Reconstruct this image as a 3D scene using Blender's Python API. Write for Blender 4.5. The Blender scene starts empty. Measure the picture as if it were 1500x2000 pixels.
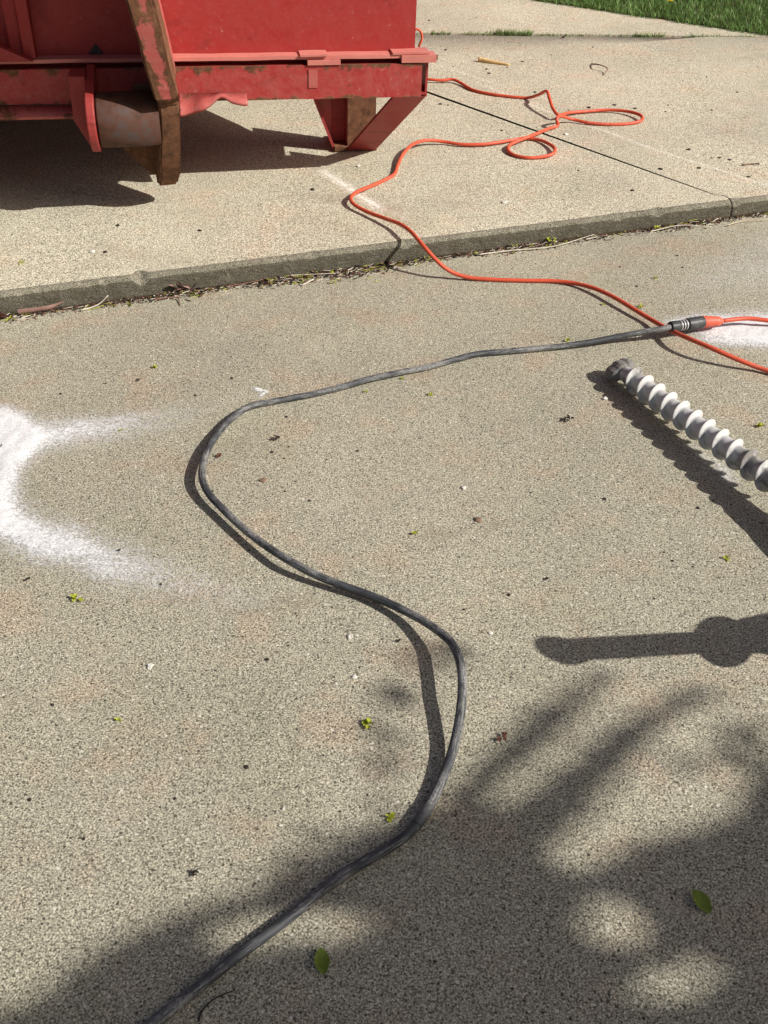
import bpy, bmesh, math, random
from math import sin, cos, pi, radians
from mathutils import Vector, Matrix, noise
random.seed(7)
C = bpy.context.scene
COL = C.collection
# ------------------------------------------------------------------ camera, world, sun
PITCH = radians(38); CAMH = 1.15; F = 2000.0
cd = bpy.data.cameras.new('camera'); cam = bpy.data.objects.new('camera', cd); COL.objects.link(cam)
cam.location = (0, 0, CAMH); cam.rotation_euler = (pi/2 - PITCH, 0, 0)
cd.sensor_fit = 'VERTICAL'; cd.sensor_height = 36; cd.lens = 36*F/2000
cd.clip_start = 0.02; cd.clip_end = 3000
C.camera = cam
SUN_EL = radians(37); SUN_A = radians(21)           # sun stands to the right, a little behind the camera
TOSUN = Vector((cos(SUN_EL)*cos(SUN_A), -cos(SUN_EL)*sin(SUN_A), sin(SUN_EL)))
w = bpy.data.worlds.new('World'); C.world = w; w.use_nodes = True
nt = w.node_tree; nt.nodes.clear()
sky = nt.nodes.new('ShaderNodeTexSky'); sky.sky_type = 'NISHITA'; sky.sun_disc = False; sky.dust_density = 4.0; sky.ozone_density = 0.6
sky.sun_elevation = SUN_EL; sky.sun_rotation = radians(111)
bg = nt.nodes.new('ShaderNodeBackground'); bg.inputs[1].default_value = 0.058
wo = nt.nodes.new('ShaderNodeOutputWorld')
nt.links.new(sky.outputs[0], bg.inputs[0]); nt.links.new(bg.outputs[0], wo.inputs[0])
sd = bpy.data.lights.new('sun', 'SUN'); sun = bpy.data.objects.new('sun', sd); COL.objects.link(sun)
sd.energy = 4.9; sd.angle = radians(0.53); sd.color = (1.0, 0.95, 0.875)
sun.rotation_euler = TOSUN.to_track_quat('Z', 'Y').to_euler(); sun.location = (3, -2, 4)
C.view_settings.view_transform = 'Standard'; C.view_settings.look = 'None'
C.view_settings.exposure = 0.28; C.view_settings.gamma = 1.0

# ------------------------------------------------------------------ measuring helpers: photo position -> place on the ground
CP, SP = cos(PITCH), sin(PITCH)
CAM = Vector((0, 0, CAMH))
def ray(u, v):
    x = (u-750)/F; y = (v-1000)/F
    return Vector((x, CP - SP*y, -SP - CP*y))
def FZ(x): return 0.0545 - 0.006*x                  # top of the raised slab
def near(u, v, h=0.0):                              # point h above the lower pavement, seen at u, v
    d = ray(u, v); t = (h-CAMH)/d.z
    return CAM + d*t
def far(u, v, h=0.0):                               # same on the raised slab
    d = ray(u, v); t = (0.0545 + h - CAMH)/(d.z + 0.006*d.x)
    return CAM + d*t
def proj(p):
    q = Vector(p) - CAM
    zc = q.y*CP - q.z*SP; yc = q.y*SP + q.z*CP
    return 750 + F*q.x/zc, 1000 - F*yc/zc, zc
def ss(a, b, x):
    t = max(0, min(1, (x-a)/(b-a))); return t*t*(3-2*t)
def lerp(a, b, t): return a + (b-a)*t

# ------------------------------------------------------------------ mesh helpers
class MB:
    def __init__(s): s.v = []; s.f = []; s.m = []
    def add(s, vs, fs, mi=0):
        o = len(s.v); s.v += [tuple(v) for v in vs]
        s.f += [tuple(i+o for i in f) for f in fs]; s.m += [mi]*len(fs)
    def box(s, x0, x1, y0, y1, z0, z1, mi=0):
        vs = [(x, y, z) for z in (z0, z1) for y in (y0, y1) for x in (x0, x1)]
        s.add(vs, [(0,2,3,1), (4,5,7,6), (0,1,5,4), (1,3,7,5), (3,2,6,7), (2,0,4,6)], mi)
    def prism(s, poly, axis, a, b, mi=0, shift=None):   # poly in the two other axes, extruded a..b along axis
        n = len(poly); vs = []
        for k in (a, b):
            for i, (p, q) in enumerate(poly):
                d = shift(p, q) if shift else 0
                vs.append({'x': (k+d, p, q), 'y': (p, k+d, q), 'z': (p, q, k+d)}[axis])
        fs = [tuple(range(n))[::-1], tuple(range(n, 2*n))] + [(i, (i+1) % n, n+(i+1) % n, n+i) for i in range(n)]
        s.add(vs, fs, mi)
    def tube(s, pts, rad, n=12, cap=True, mi=0, twist=None):
        pts = [Vector(p) for p in pts]; m = len(pts)
        rr = rad if isinstance(rad, (list, tuple)) else [rad]*m
        t0 = (pts[1]-pts[0]).normalized()
        up = Vector((0, 0, 1)) if abs(t0.z) < .9 else Vector((1, 0, 0))
        nn = (up - t0*up.dot(t0)).normalized(); vs = []
        for i, p in enumerate(pts):
            t = (pts[min(i+1, m-1)] - pts[max(i-1, 0)]).normalized()
            nn = (nn - t*nn.dot(t)).normalized(); b = t.cross(nn)
            for k in range(n):
                a = 2*pi*k/n
                vs.append(p + (nn*cos(a) + b*sin(a))*rr[i])
        fs = [(i*n+k, i*n+(k+1) % n, (i+1)*n+(k+1) % n, (i+1)*n+k) for i in range(m-1) for k in range(n)]
        if cap: fs += [tuple(range(n))[::-1], tuple(range((m-1)*n, m*n))]
        s.add(vs, fs, mi)
    def build(s, name, mats, parent=None, smooth=False, bevel=0, seg=2):
        me = bpy.data.meshes.new(name); me.from_pydata(s.v, [], s.f)
        mats = mats if isinstance(mats, (list, tuple)) else [mats]
        for mm in mats: me.materials.append(mm)
        if len(mats) > 1:
            for p, mi in zip(me.polygons, s.m): p.material_index = mi
        bm = bmesh.new(); bm.from_mesh(me); bmesh.ops.recalc_face_normals(bm, faces=bm.faces)
        if bevel:
            es = [e for e in bm.edges if len(e.link_faces) == 2 and e.calc_face_angle(0) > .5]
            bmesh.ops.bevel(bm, geom=es, offset=bevel, segments=seg, affect='EDGES', profile=.6)
        bm.to_mesh(me); bm.free()
        if smooth:
            for p in me.polygons: p.use_smooth = True
        o = bpy.data.objects.new(name, me); COL.objects.link(o)
        if parent: o.parent = parent
        return o
def spline(pts, step):
    pts = [Vector(p) for p in pts]; out = []
    ext = [pts[0]*2-pts[1]] + pts + [pts[-1]*2-pts[-2]]
    for i in range(1, len(ext)-2):
        a, b, c, d = ext[i-1:i+3]
        n = max(2, int((c-b).length/step))
        t0 = 0; t1 = max((b-a).length, 1e-6)**.5; t2 = t1+max((c-b).length, 1e-6)**.5; t3 = t2+max((d-c).length, 1e-6)**.5
        for k in range(n):
            t = t1 + (t2-t1)*k/n
            A1 = a*((t1-t)/(t1-t0)) + b*((t-t0)/(t1-t0)); A2 = b*((t2-t)/(t2-t1)) + c*((t-t1)/(t2-t1)); A3 = c*((t3-t)/(t3-t2)) + d*((t-t2)/(t3-t2))
            B1 = A1*((t2-t)/(t2-t0)) + A2*((t-t0)/(t2-t0)); B2 = A2*((t3-t)/(t3-t1)) + A3*((t-t1)/(t3-t1))
            out.append(B1*((t2-t)/(t2-t1)) + B2*((t-t1)/(t2-t1)))
    out.append(pts[-1]); return out
def tag(o, label=None, cat=None, group=None, kind=None):
    if label: o['label'] = label
    if cat: o['category'] = cat
    if group: o['group'] = group
    if kind: o['kind'] = kind
    return o
def empty(name, loc=(0, 0, 0)):
    o = bpy.data.objects.new(name, None); COL.objects.link(o); o.location = loc; o.empty_display_size = .1; return o

# ------------------------------------------------------------------ node helpers
class N:
    def __init__(s, name):
        s.mat = bpy.data.materials.new(name); s.mat.use_nodes = True; s.t = s.mat.node_tree
        s.t.nodes.clear(); s.out = s.new('ShaderNodeOutputMaterial'); s.b = s.new('ShaderNodeBsdfPrincipled')
        s.t.links.new(s.b.outputs[0], s.out.inputs[0])
        tc = s.new('ShaderNodeTexCoord'); s.co = tc.outputs['Object']
    def new(s, k): return s.t.nodes.new(k)
    def put(s, sock, v):
        if v is None: return
        if hasattr(v, 'is_output'): s.t.links.new(v, sock)
        else:
            if isinstance(v, tuple) and len(v) == 3 and sock.type == 'RGBA': v = v+(1,)
            sock.default_value = v
    def noise(s, scale, detail=3, rough=.5, co=None, col=False, dist=0):
        n = s.new('ShaderNodeTexNoise'); s.put(n.inputs['Vector'], co or s.co); n.inputs['Scale'].default_value = scale
        n.inputs['Detail'].default_value = detail; n.inputs['Roughness'].default_value = rough; n.inputs['Distortion'].default_value = dist
        return n.outputs['Color' if col else 'Fac']
    def vor(s, scale, out='Color', co=None, feature='F1'):
        n = s.new('ShaderNodeTexVoronoi'); s.put(n.inputs['Vector'], co or s.co); n.inputs['Scale'].default_value = scale; n.feature = feature
        return n.outputs[out]
    def math(s, op, a, b=None, c=None, clamp=False):
        n = s.new('ShaderNodeMath'); n.operation = op; n.use_clamp = clamp
        s.put(n.inputs[0], a); s.put(n.inputs[1], b); s.put(n.inputs[2], c); return n.outputs[0]
    def rng(s, v, a, b, c=0., d=1., smooth=False):
        n = s.new('ShaderNodeMapRange'); s.put(n.inputs[0], v)
        if smooth: n.interpolation_type = 'SMOOTHSTEP'
        for i, x in enumerate((a, b, c, d)): s.put(n.inputs[i+1], x)
        return n.outputs[0]
    def mix(s, f, a, b, mode='MIX'):
        n = s.new('ShaderNodeMix'); n.data_type = 'RGBA'; n.blend_type = mode
        s.put(n.inputs[0], f); s.put(n.inputs[6], a); s.put(n.inputs[7], b); return n.outputs[2]
    def ramp(s, f, stops):
        n = s.new('ShaderNodeValToRGB'); s.put(n.inputs[0], f); e = n.color_ramp.elements
        while len(e) < len(stops): e.new(.5)
        for x, (p, c) in zip(e, stops): x.position = p; x.color = c+(1,)
        return n.outputs[0]
    def sep(s, c):
        n = s.new('ShaderNodeSeparateColor'); s.put(n.inputs[0], c); return n.outputs
    def xyz(s, c=None):
        n = s.new('ShaderNodeSeparateXYZ'); s.put(n.inputs[0], c or s.co); return n.outputs
    def mapping(s, scale, rot=(0, 0, 0)):
        n = s.new('ShaderNodeMapping'); s.put(n.inputs[0], s.co); n.inputs['Scale'].default_value = scale; n.inputs['Rotation'].default_value = rot; return n.outputs[0]
    def attr(s, name):
        n = s.new('ShaderNodeAttribute'); n.attribute_name = name; return n.outputs['Fac']
    def bump(s, h, strength, dist):
        n = s.new('ShaderNodeBump'); s.put(n.inputs['Height'], h); n.inputs['Strength'].default_value = strength; n.inputs['Distance'].default_value = dist
        s.t.links.new(n.outputs[0], s.b.inputs['Normal'])
    def fin(s, color, rough=.8, spec=.3, metal=0.):
        s.put(s.b.inputs['Base Color'], color); s.put(s.b.inputs['Roughness'], rough)
        s.b.inputs['Specular IOR Level'].default_value = spec; s.put(s.b.inputs['Metallic'], metal); return s.mat

def concrete(name, k=1.0, pink=.5, dirt=0.0, fine=540, marks=False):
    m = N(name)
    v = m.sep(m.vor(fine))[0]
    n2 = m.noise(fine*.62, 3, .6)
    gap = m.rng(m.vor(fine*.8, 'Distance'), .1, .75, 1, 0)
    g = m.math('ADD', m.math('ADD', m.math('MULTIPLY', v, .22), m.math('MULTIPLY', m.rng(n2, .25, .75), .46)), m.math('MULTIPLY', gap, .32))
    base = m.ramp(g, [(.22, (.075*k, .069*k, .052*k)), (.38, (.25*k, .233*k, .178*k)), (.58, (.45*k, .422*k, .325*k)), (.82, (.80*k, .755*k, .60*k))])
    blo = m.rng(m.noise(7, 5, .6), .5, .68, smooth=True)
    base = m.mix(m.math('MULTIPLY', blo, pink), base, (1.09, .94, .90), 'MULTIPLY')
    grn = m.rng(m.noise(3.1, 4, .6, m.mapping((1.3, 1, 1), (0, 0, .7))), .48, .7, smooth=True)
    base = m.mix(m.math('MULTIPLY', grn, .5), base, (.88, .9, .85), 'MULTIPLY')
    big = m.rng(m.noise(1.1, 5, .6), .3, .7, .84, 1.1)
    cb = m.new('ShaderNodeCombineColor'); [m.put(cb.inputs[i], big) for i in range(3)]
    base = m.mix(1.0, base, cb.outputs[0], 'MULTIPLY')
    st = m.math('MULTIPLY', m.rng(m.noise(2.3, 6, .7, m.mapping((1, 2.4, 1))), .56, .72, smooth=True), .32)   # brownish stains
    base = m.mix(st, base, (.20, .15, .10))
    s2 = m.math('MULTIPLY', m.rng(m.noise(.9, 7, .72, dist=.6), .5, .72, smooth=True), .3)                       # broad grey weathering
    base = m.mix(s2, base, (.22, .205, .175))
    wpt = m.math('MULTIPLY', m.rng(m.noise(4.5, 7, .75), .58, .75, smooth=True), .28); base = m.mix(wpt, base, (.62, .58, .50))
    # pits and dark aggregate
    pd = m.vor(150, 'Distance'); pc = m.sep(m.vor(150))[1]
    pit = m.math('MULTIPLY', m.rng(pd, .36, .2), m.rng(pc, .88, .93))
    base = m.mix(m.math('MULTIPLY', pit, .85), base, (.03, .027, .022))
    pd2 = m.vor(42, 'Distance'); pc2 = m.sep(m.vor(42))[1]
    pit2 = m.math('MULTIPLY', m.rng(m.math('ADD', pd2, m.math('MULTIPLY', m.noise(160, 2), .12)), .17, .12), m.rng(pc2, .86, .9))
    base = m.mix(m.math('MULTIPLY', pit2, .9), base, (.025, .022, .018))
    lt = m.math('MULTIPLY', m.rng(m.vor(60, 'Distance'), .16, .1), m.rng(m.sep(m.vor(60))[2], .86, .9))
    base = m.mix(m.math('MULTIPLY', lt, .7), base, (.72, .68, .6))
    if marks:
        mk = m.math('MULTIPLY', m.attr('mark'), m.rng(m.noise(90, 4, .7), .35, .6))
        base = m.mix(mk, base, (.86, .82, .76))
        bn = m.math('MULTIPLY', m.attr('stain'), m.rng(m.noise(25, 5, .7), .3, .65))
        base = m.mix(bn, base, (.25, .13, .07))
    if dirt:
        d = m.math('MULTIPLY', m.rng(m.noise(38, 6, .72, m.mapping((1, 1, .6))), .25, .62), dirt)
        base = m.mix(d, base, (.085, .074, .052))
    h = m.math('SUBTRACT', m.math('ADD', g, m.math('MULTIPLY', m.noise(60, 3), .5)), m.math('MULTIPLY', m.math('ADD', pit, pit2), .8))
    if dirt: h = m.math('ADD', h, m.math('MULTIPLY', m.noise(45, 6, .75, m.mapping((.5, .5, 1))), 5.0)); m.bump(h, .8, .0025)
    else: m.bump(h, .4, .0013)
    return m.fin(base, .9, .2)

M = {}
M['low'] = concrete('lower concrete', 1.02, .7)
M['up'] = concrete('upper concrete', 1.40, .6, fine=420, marks=True)
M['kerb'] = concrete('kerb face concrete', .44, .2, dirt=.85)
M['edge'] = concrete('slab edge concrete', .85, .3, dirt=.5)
def soil():
    m = N('soil'); n = m.noise(60, 6, .7)
    m.bump(n, 1, .01); return m.fin(m.ramp(n, [(.3, (.02, .014, .009)), (.7, (.09, .065, .042))]), .95, .1)
M['soil'] = soil()
def steel(name, rust=.5, fade=.4, low=.56, edge=None, red=(.305, .019, .018)):
    m = N(name)
    n = m.noise(5, 6, .65); n2 = m.noise(22, 6, .7); n3 = m.noise(90, 4, .7)
    c = m.mix(m.rng(n, .2, .8), red, (red[0]*1.1, red[1]*1.4, red[2]*1.4))
    smear = m.rng(m.noise(7, 5, .65, m.mapping((1, 1, 1.6), (0, .6, 0)), dist=1.5), .55, .68, smooth=True)
    c = m.mix(m.math('MULTIPLY', smear, .6), c, (red[0]*.62, red[1]*.55, red[2]*.6))
    c = m.mix(m.math('MULTIPLY', m.rng(m.math('ADD', m.math('MULTIPLY', n2, .5), m.math('MULTIPLY', n3, .5)), .35, .75), fade), c, (.42, .15, .13))          # chalky, dusted paint
    sp = m.math('MULTIPLY', m.rng(n3, .66, .74), .6)
    c = m.mix(sp, c, (.55, .30, .26))
    r = m.math('ADD', m.math('MULTIPLY', n2, .6), m.math('MULTIPLY', m.noise(7, 5, .7, m.mapping((1, 1, 1), (.4, .2, .9))), .55))
    r = m.math('ADD', r, m.math('MULTIPLY', m.attr('wear'), .34))
    if edge:
        z = m.xyz()[2]; r = m.math('ADD', r, m.math('MULTIPLY', m.math('MAXIMUM', m.rng(z, edge[0]+.016, edge[0]), m.rng(z, edge[1]-.03, edge[1])), .17))
        sc = m.rng(m.noise(60, 4, .6, m.mapping((.06, 1, 1), (0, .25, 0))), .66, .72); c = m.mix(m.math('MULTIPLY', sc, .5), c, (.50, .20, .17))
    mask = m.rng(r, low+.09-.12*rust, low+.16-.12*rust, smooth=True)
    rc = m.ramp(m.noise(45, 6, .75), [(.3, (.045, .022, .013)), (.55, (.15, .066, .032)), (.75, (.23, .125, .07))])
    c = m.mix(mask, c, rc)
    m.bump(m.math('ADD', m.math('MULTIPLY', mask, .5), m.math('MULTIPLY', n2, .5)), .5, .002)
    return m.fin(c, m.rng(mask, 0, 1, .5, .85), .3)
M['red'] = steel('red painted steel', 0.0, .24, low=.72)
M['beam'] = steel('red beam paint with rust', .35, .6, low=.64, edge=(.239, .327))
M['worn'] = steel('worn red paint and rust', 1.0, .9, low=.63, red=(.37, .062, .055))
M['rust'] = steel('rusted steel', 2.4, .6, low=.60)
M['chalk'] = steel('dust-paled red ledge', .3, .8, low=.68, red=(.56, .17, .14))
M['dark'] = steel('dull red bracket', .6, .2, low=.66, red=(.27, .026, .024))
def rollermat():
    m = N('worn steel roller'); n = m.noise(18, 6, .7); n2 = m.noise(70, 4)
    c = m.ramp(n, [(.3, (.024, .012, .008)), (.5, (.075, .030, .018)), (.68, (.055, .050, .050)), (.80, (.11, .05, .032))])
    m.bump(n2, .4, .001); return m.fin(c, .7, .3, .1)
M['roller'] = rollermat()
def cordmat(name, a, b, scr, amt, rough):
    m = N(name); n = m.noise(30, 5, .7); n2 = m.noise(9, 6, .75)
    c = m.mix(m.rng(n, .3, .7), a, b)
    s = m.math('MULTIPLY', m.rng(n2, .52, .66), amt); s = m.math('MULTIPLY', s, m.rng(m.noise(160, 3, .6), .4, .62))
    c = m.mix(s, c, scr); m.bump(m.noise(220, 3), .25, .0006)
    return m.fin(c, rough, .4)
M['orange'] = cordmat('orange cord jacket', (.60, .092, .040), (.52, .074, .034), (.75, .35, .27), .35, .5)
M['orange2'] = cordmat('orange socket rubber', (.66, .125, .07), (.58, .10, .06), (.8, .45, .35), .4, .5)
def cablemat():
    m = N('scuffed black rubber'); L = m.attr('along'); A = m.attr('around')
    cv = m.new('ShaderNodeCombineXYZ'); m.put(cv.inputs[0], m.math('MULTIPLY', L, 34)); m.put(cv.inputs[1], m.math('MULTIPLY', A, 7)); st = m.noise(1.0, 5, .75, cv.outputs[0])
    big = m.noise(7, 4, .6); fine = m.noise(240, 3, .6)
    c = m.mix(m.rng(st, .35, .65), (.022, .024, .028), (.066, .070, .076))
    f = m.math('MULTIPLY', m.rng(m.math('ADD', m.math('MULTIPLY', st, .6), m.math('MULTIPLY', big, .5)), .52, .64), m.rng(fine, .3, .55))
    c = m.mix(f, c, (.24, .235, .225)); m.bump(m.math('ADD', fine, st), .35, .0008)
    return m.fin(c, m.rng(st, .3, .7, .5, .75), .4)
M['black'] = cablemat()
M['plug'] = cordmat('black plug rubber', (.022, .024, .026), (.05, .052, .055), (.35, .34, .32), .3, .5)
M['metal'] = cordmat('plug metal', (.5, .5, .5), (.35, .35, .35), (.6, .6, .6), .2, .35)
def bitmat():
    m = N('dusty bit steel'); n = m.noise(26, 6, .75)
    a = m.attr('dusty'); f = m.rng(m.math('ADD', n, a), .75, 1.05)
    c = m.mix(f, (.17, .16, .15), (.50, .495, .485)); m.bump(m.noise(120, 4), .4, .001)
    return m.fin(c, .7, .35)
M['bit'] = bitmat()
def plain(name, c, rough=.6, spec=.3, var=.25, sc=40):
    m = N(name); n = m.noise(sc, 5, .7)
    return m.fin(m.mix(m.rng(n, .3, .7), tuple(x*(1-var) for x in c), tuple(min(1, x*(1+var)) for x in c)), rough, spec)
def leafmat(name, c, sc=90, trans=.35):
    m = N(name); n = m.noise(sc, 4, .6)
    cc = m.mix(m.rng(n, .3, .7), tuple(x*.6 for x in c), tuple(x*1.3 for x in c)); m.fin(cc, .6, .3)
    t = m.new('ShaderNodeBsdfTranslucent'); m.put(t.inputs[0], cc); x = m.new('ShaderNodeMixShader'); x.inputs[0].default_value = trans
    m.t.links.new(m.b.outputs[0], x.inputs[1]); m.t.links.new(t.outputs[0], x.inputs[2]); m.t.links.new(x.outputs[0], m.out.inputs[0]); return m.mat
M['lime'] = leafmat('lime seed leaf', (.48, .52, .05)); M['green'] = leafmat('green leaf', (.20, .27, .04))
M['tree'] = leafmat('tree leaf', (.05, .10, .02), 20, .15); M['bark'] = plain('bark', (.10, .075, .055), .9)
M['grass'] = None
def grassmat():
    m = N('grass blades'); a = m.attr('tone')
    c = m.ramp(a, [(0, (.042, .09, .018)), (.5, (.125, .24, .055)), (.9, (.26, .38, .13)), (1, (.42, .42, .26))])
    m.fin(c, .55, .3); t = m.new('ShaderNodeBsdfTranslucent'); m.put(t.inputs[0], c); x = m.new('ShaderNodeMixShader'); x.inputs[0].default_value = .3
    m.t.links.new(m.b.outputs[0], x.inputs[1]); m.t.links.new(t.outputs[0], x.inputs[2]); m.t.links.new(x.outputs[0], m.out.inputs[0]); return m.mat
M['grass'] = grassmat()
M['dry'] = plain('dry straw', (.50, .42, .30), .8); M['twig'] = plain('pale twig', (.62, .56, .46), .8)
M['brown'] = plain('brown dead leaf', (.20, .11, .075), .7, .3, .4); M['pinkleaf'] = plain('dry curled leaf', (.33, .20, .17), .7, .3, .3)
M['crumb'] = plain('dark crumb', (.03, .023, .017), .9); M['rcrumb'] = plain('reddish bud scale', (.13, .05, .035), .8)
M['pebble'] = plain('brown pebble', (.20, .13, .09), .85); M['white'] = plain('white chip', (.62, .59, .54), .85)
M['yellow'] = plain('pale yellow wood', (.62, .45, .2), .8); M['flower'] = plain('yellow flower', (.85, .62, .02), .6)
M['drill'] = plain('drill housing', (.08, .10, .10), .5); M['grip'] = plain('drill grip', (.03, .03, .03), .6)

# ------------------------------------------------------------------ ground
b = MB(); b.add([(-400, -400, -.14), (400, -400, -.14), (400, 400, -.14), (-400, 400, -.14)], [(0, 1, 2, 3)])
tag(b.build('ground', M['soil']), kind='structure')
KA = near(0, 620); KB = near(1437, 424); KD = (KB-KA); KD.z = 0; KD.normalize(); KN = Vector((-KD.y, KD.x, 0))   # kerb direction, and away from the camera
def kline(s, back=0): return KA + KD*s + KN*back
sB = (KB-KA).dot(KD)
# lower pavement: one sheet that runs under the raised slab
b = MB(); q = [kline(-9, .06), kline(11, .06), Vector((12, -9, 0)), Vector((-12, -9, 0))]
b.add([(p.x, p.y, 0) for p in q]+[(p.x, p.y, -.1) for p in q], [(0, 1, 2, 3), (4, 5, 6, 7), (0, 1, 5, 4), (1, 2, 6, 5), (2, 3, 7, 6), (3, 0, 4, 7)])
tag(b.build('lower_pavement', M['low']), kind='structure')

# raised slab, in two bays with an open joint between them, and a third bay behind
J0 = Vector((.997, 2.853, 0)); J1 = Vector((.159, 3.894, 0)); JD = (J1-J0).normalized()
FA = far(850, 65); FB = far(1480, 72); FD = (FB-FA); FD.z = 0; FD.normalize()
def hit_far(p):                      # from p along the joint direction to the far joint line
    d = JD; n = Vector((-FD.y, FD.x, 0))
    return p + d*((FA-p).dot(n)/d.dot(n))
marks = [  # white scrape and long faint line (photo course), width in m, strength
    ([(632, 336), (665, 356), (705, 383), (745, 408)], .018, .95), ([(690, 372), (735, 398), (775, 418), (795, 428)], .012, .5),
    ([(905, 140), (965, 168), (1020, 196), (1070, 218), (1180, 255), (1290, 296), (1400, 330), (1510, 366)], .007, .55)]
marks = [([far(*p) for p in l], wd, st) for l, wd, st in marks]
stains = [([far(760, 410), far(800, 432)], .05, .5), ([far(640, 430), far(690, 450)], .07, .22), ([far(900, 365), far(880, 385)], .08, .2)]
def pdist(p, line):
    best = (9, 0); L = len(line)-1
    for i in range(L):
        a, c = line[i], line[i+1]; ax, ay = a.x, a.y; dx, dy = c.x-ax, c.y-ay
        t = max(0, min(1, ((p[0]-ax)*dx+(p[1]-ay)*dy)/(dx*dx+dy*dy+1e-12)))
        d = math.hypot(p[0]-ax-dx*t, p[1]-ay-dy*t)
        if d < best[0]: best = (d, (i+t)/L)
    return best
def field(p, sets):
    r = 0
    for l, wd, st in sets:
        d, t = pdist(p, l)
        if d < wd*2.5: r = max(r, st*math.exp(-(d/wd)**2*1.4))
    return r
def bay(name, s0, s1, step_fn, right_gap, left_gap):
    """front edge along the kerb from s0 to s1, running back along the joint to the far joint"""
    b = MB(); ss_ = []; s = s0
    while s < s1: ss_.append(s); s += step_fn(s)
    ss_.append(s1)
    rows = []
    for s in ss_:
        base = kline(s)
        z = FZ(base.x)
        e = noise.noise(Vector((s*9, 3, 1)))*.003 + noise.noise(Vector((s*31, 7, 1)))*.0018
        chip = max(0, noise.noise(Vector((s*16, 1, 5)))-.25)*.02 + max(0, noise.noise(Vector((s*45, 2, 5)))-.3)*.008
        chip *= 2.6 if .15 < s < .62 else 1.1
        prof = [(0, -.08), (.0, 0.), (.001+e*.3, z*.55), (.0015+e*.5, z-.010-chip), (.004+e*.5+chip*.5, z-.0035-chip*.7), (.010+chip, z-.0008-chip*.3), (.018+chip, z), (.045, z)]
        col = []
        for d, h in prof:
            p = base + KN*d; col.append(Vector((p.x, p.y, h)))
        rows.append((s, col))
    # back rows along the joint direction
    backs = [.07, .1, .14] + [.14+.02*i for i in range(1, 45)] + [1.2, 1.5, 1.8]
    full = []
    for s, col in rows:
        p0 = kline(s); pe = hit_far(p0); L = (pe-p0).length
        if right_gap and s == rows[-1][0] or left_gap and s == rows[0][0]: pass
        c2 = list(col)
        for d in backs:
            if d < L-.03:
                p = p0 + JD*d
            else: p = pe - JD*.006
            c2.append(Vector((p.x, p.y, FZ(p.x))))
        p = pe - JD*.005; c2.append(Vector((p.x, p.y, FZ(p.x)-.006))); c2.append(Vector((p.x, p.y, -.08)))
        full.append(c2)
    # open the joint: push the side column away from it, wider towards the back, ragged
    def shift(col, sg):
        for i, p in enumerate(col):
            t = min(1, (Vector((p.x, p.y, 0))-J0).length/1.25)
            g = lerp(.0016, .019, t**1.3) + noise.noise(Vector((p.y*30, sg, 0)))*.0022*t + noise.noise(Vector((p.y*9, sg+3, 0)))*.002*t
            col[i] = p + KD*sg*max(.0012, g)
    n = len(full[0])
    if right_gap: shift(full[-1], -1)
    if left_gap: shift(full[0], 1)
    vs = [p for c in full for p in c]; m = len(full)
    for i in range(m-1):
        for k in range(n-1):
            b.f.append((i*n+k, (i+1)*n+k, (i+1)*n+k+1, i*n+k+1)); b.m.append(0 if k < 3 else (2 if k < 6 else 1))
    b.v = [tuple(p) for p in vs]
    for ci in (0, m-1):              # side walls
        o = len(b.v); c = full[ci]
        b.v += [(p.x, p.y, -.08) for p in c]
        for k in range(1, n-2): b.f.append((ci*n+k, ci*n+k+1, o+k+1, o+k)); b.m.append(0)
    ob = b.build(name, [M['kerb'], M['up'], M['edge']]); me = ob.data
    a1 = me.attributes.new('mark', 'FLOAT', 'POINT'); a2 = me.attributes.new('stain', 'FLOAT', 'POINT')
    for i, vv in enumerate(me.vertices):
        p = vv.co
        if -1.2 < p.x < 2 and p.z > .02: a1.data[i].value = field(p, marks); a2.data[i].value = field(p, stains)
    for p in me.polygons:
        p.use_smooth = True
    return tag(ob, kind='structure')
sJ = (J0-KA).dot(KD)
bay('raised_slab', -4, sJ, lambda s: .02 if s < -.4 else .0075, True, False) if False else None
def stepA(s): return .5 if s < -.6 else .0085
bay('raised_slab', -4.0, sJ, stepA, True, False)
bay('raised_slab', sJ, 8.0, lambda s: .0085 if s < sJ+.6 else .5, False, True)
b = MB(); vs_ = []
for i in range(41):
    t = i/40; p = J0 + JD*(.01+t*2.2); hw = .002+.024*min(1, t*1.7)
    for sg in (-1, 1): q = p + KD*sg*hw; vs_.append((q.x, q.y, FZ(p.x)-.013+.006*noise.noise(Vector((p.y*25, sg, 0)))))
b.add(vs_, [(2*i, 2*i+1, 2*i+3, 2*i+2) for i in range(40)]); tag(b.build('joint_dirt', M['soil']), 'dark dirt packed in the open joint between the slabs', 'dirt', kind='stuff')
FNn = Vector((-FD.y, FD.x, 0))
b = MB(); nx = 60; pts = []
for j in range(2):
    for i in range(nx+1):
        x = -4+10*i/nx; p = FA + FD*(x-FA.x) + FNn*((.002 + .004*noise.noise(Vector((x*8, 2, 0)))) if j == 0 else 9)
        pts.append((p.x, p.y, FZ(p.x)+.001))
low = [(p[0], p[1], -.08) for p in pts[:nx+1]]
b.add(pts+low, [(i, i+1, nx+2+i, nx+1+i) for i in range(nx)]+[(i, i+1, 2*nx+3+i, 2*nx+2+i) for i in range(nx)])
ob = b.build('raised_slab', M['up']); tag(ob, kind='structure')

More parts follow.
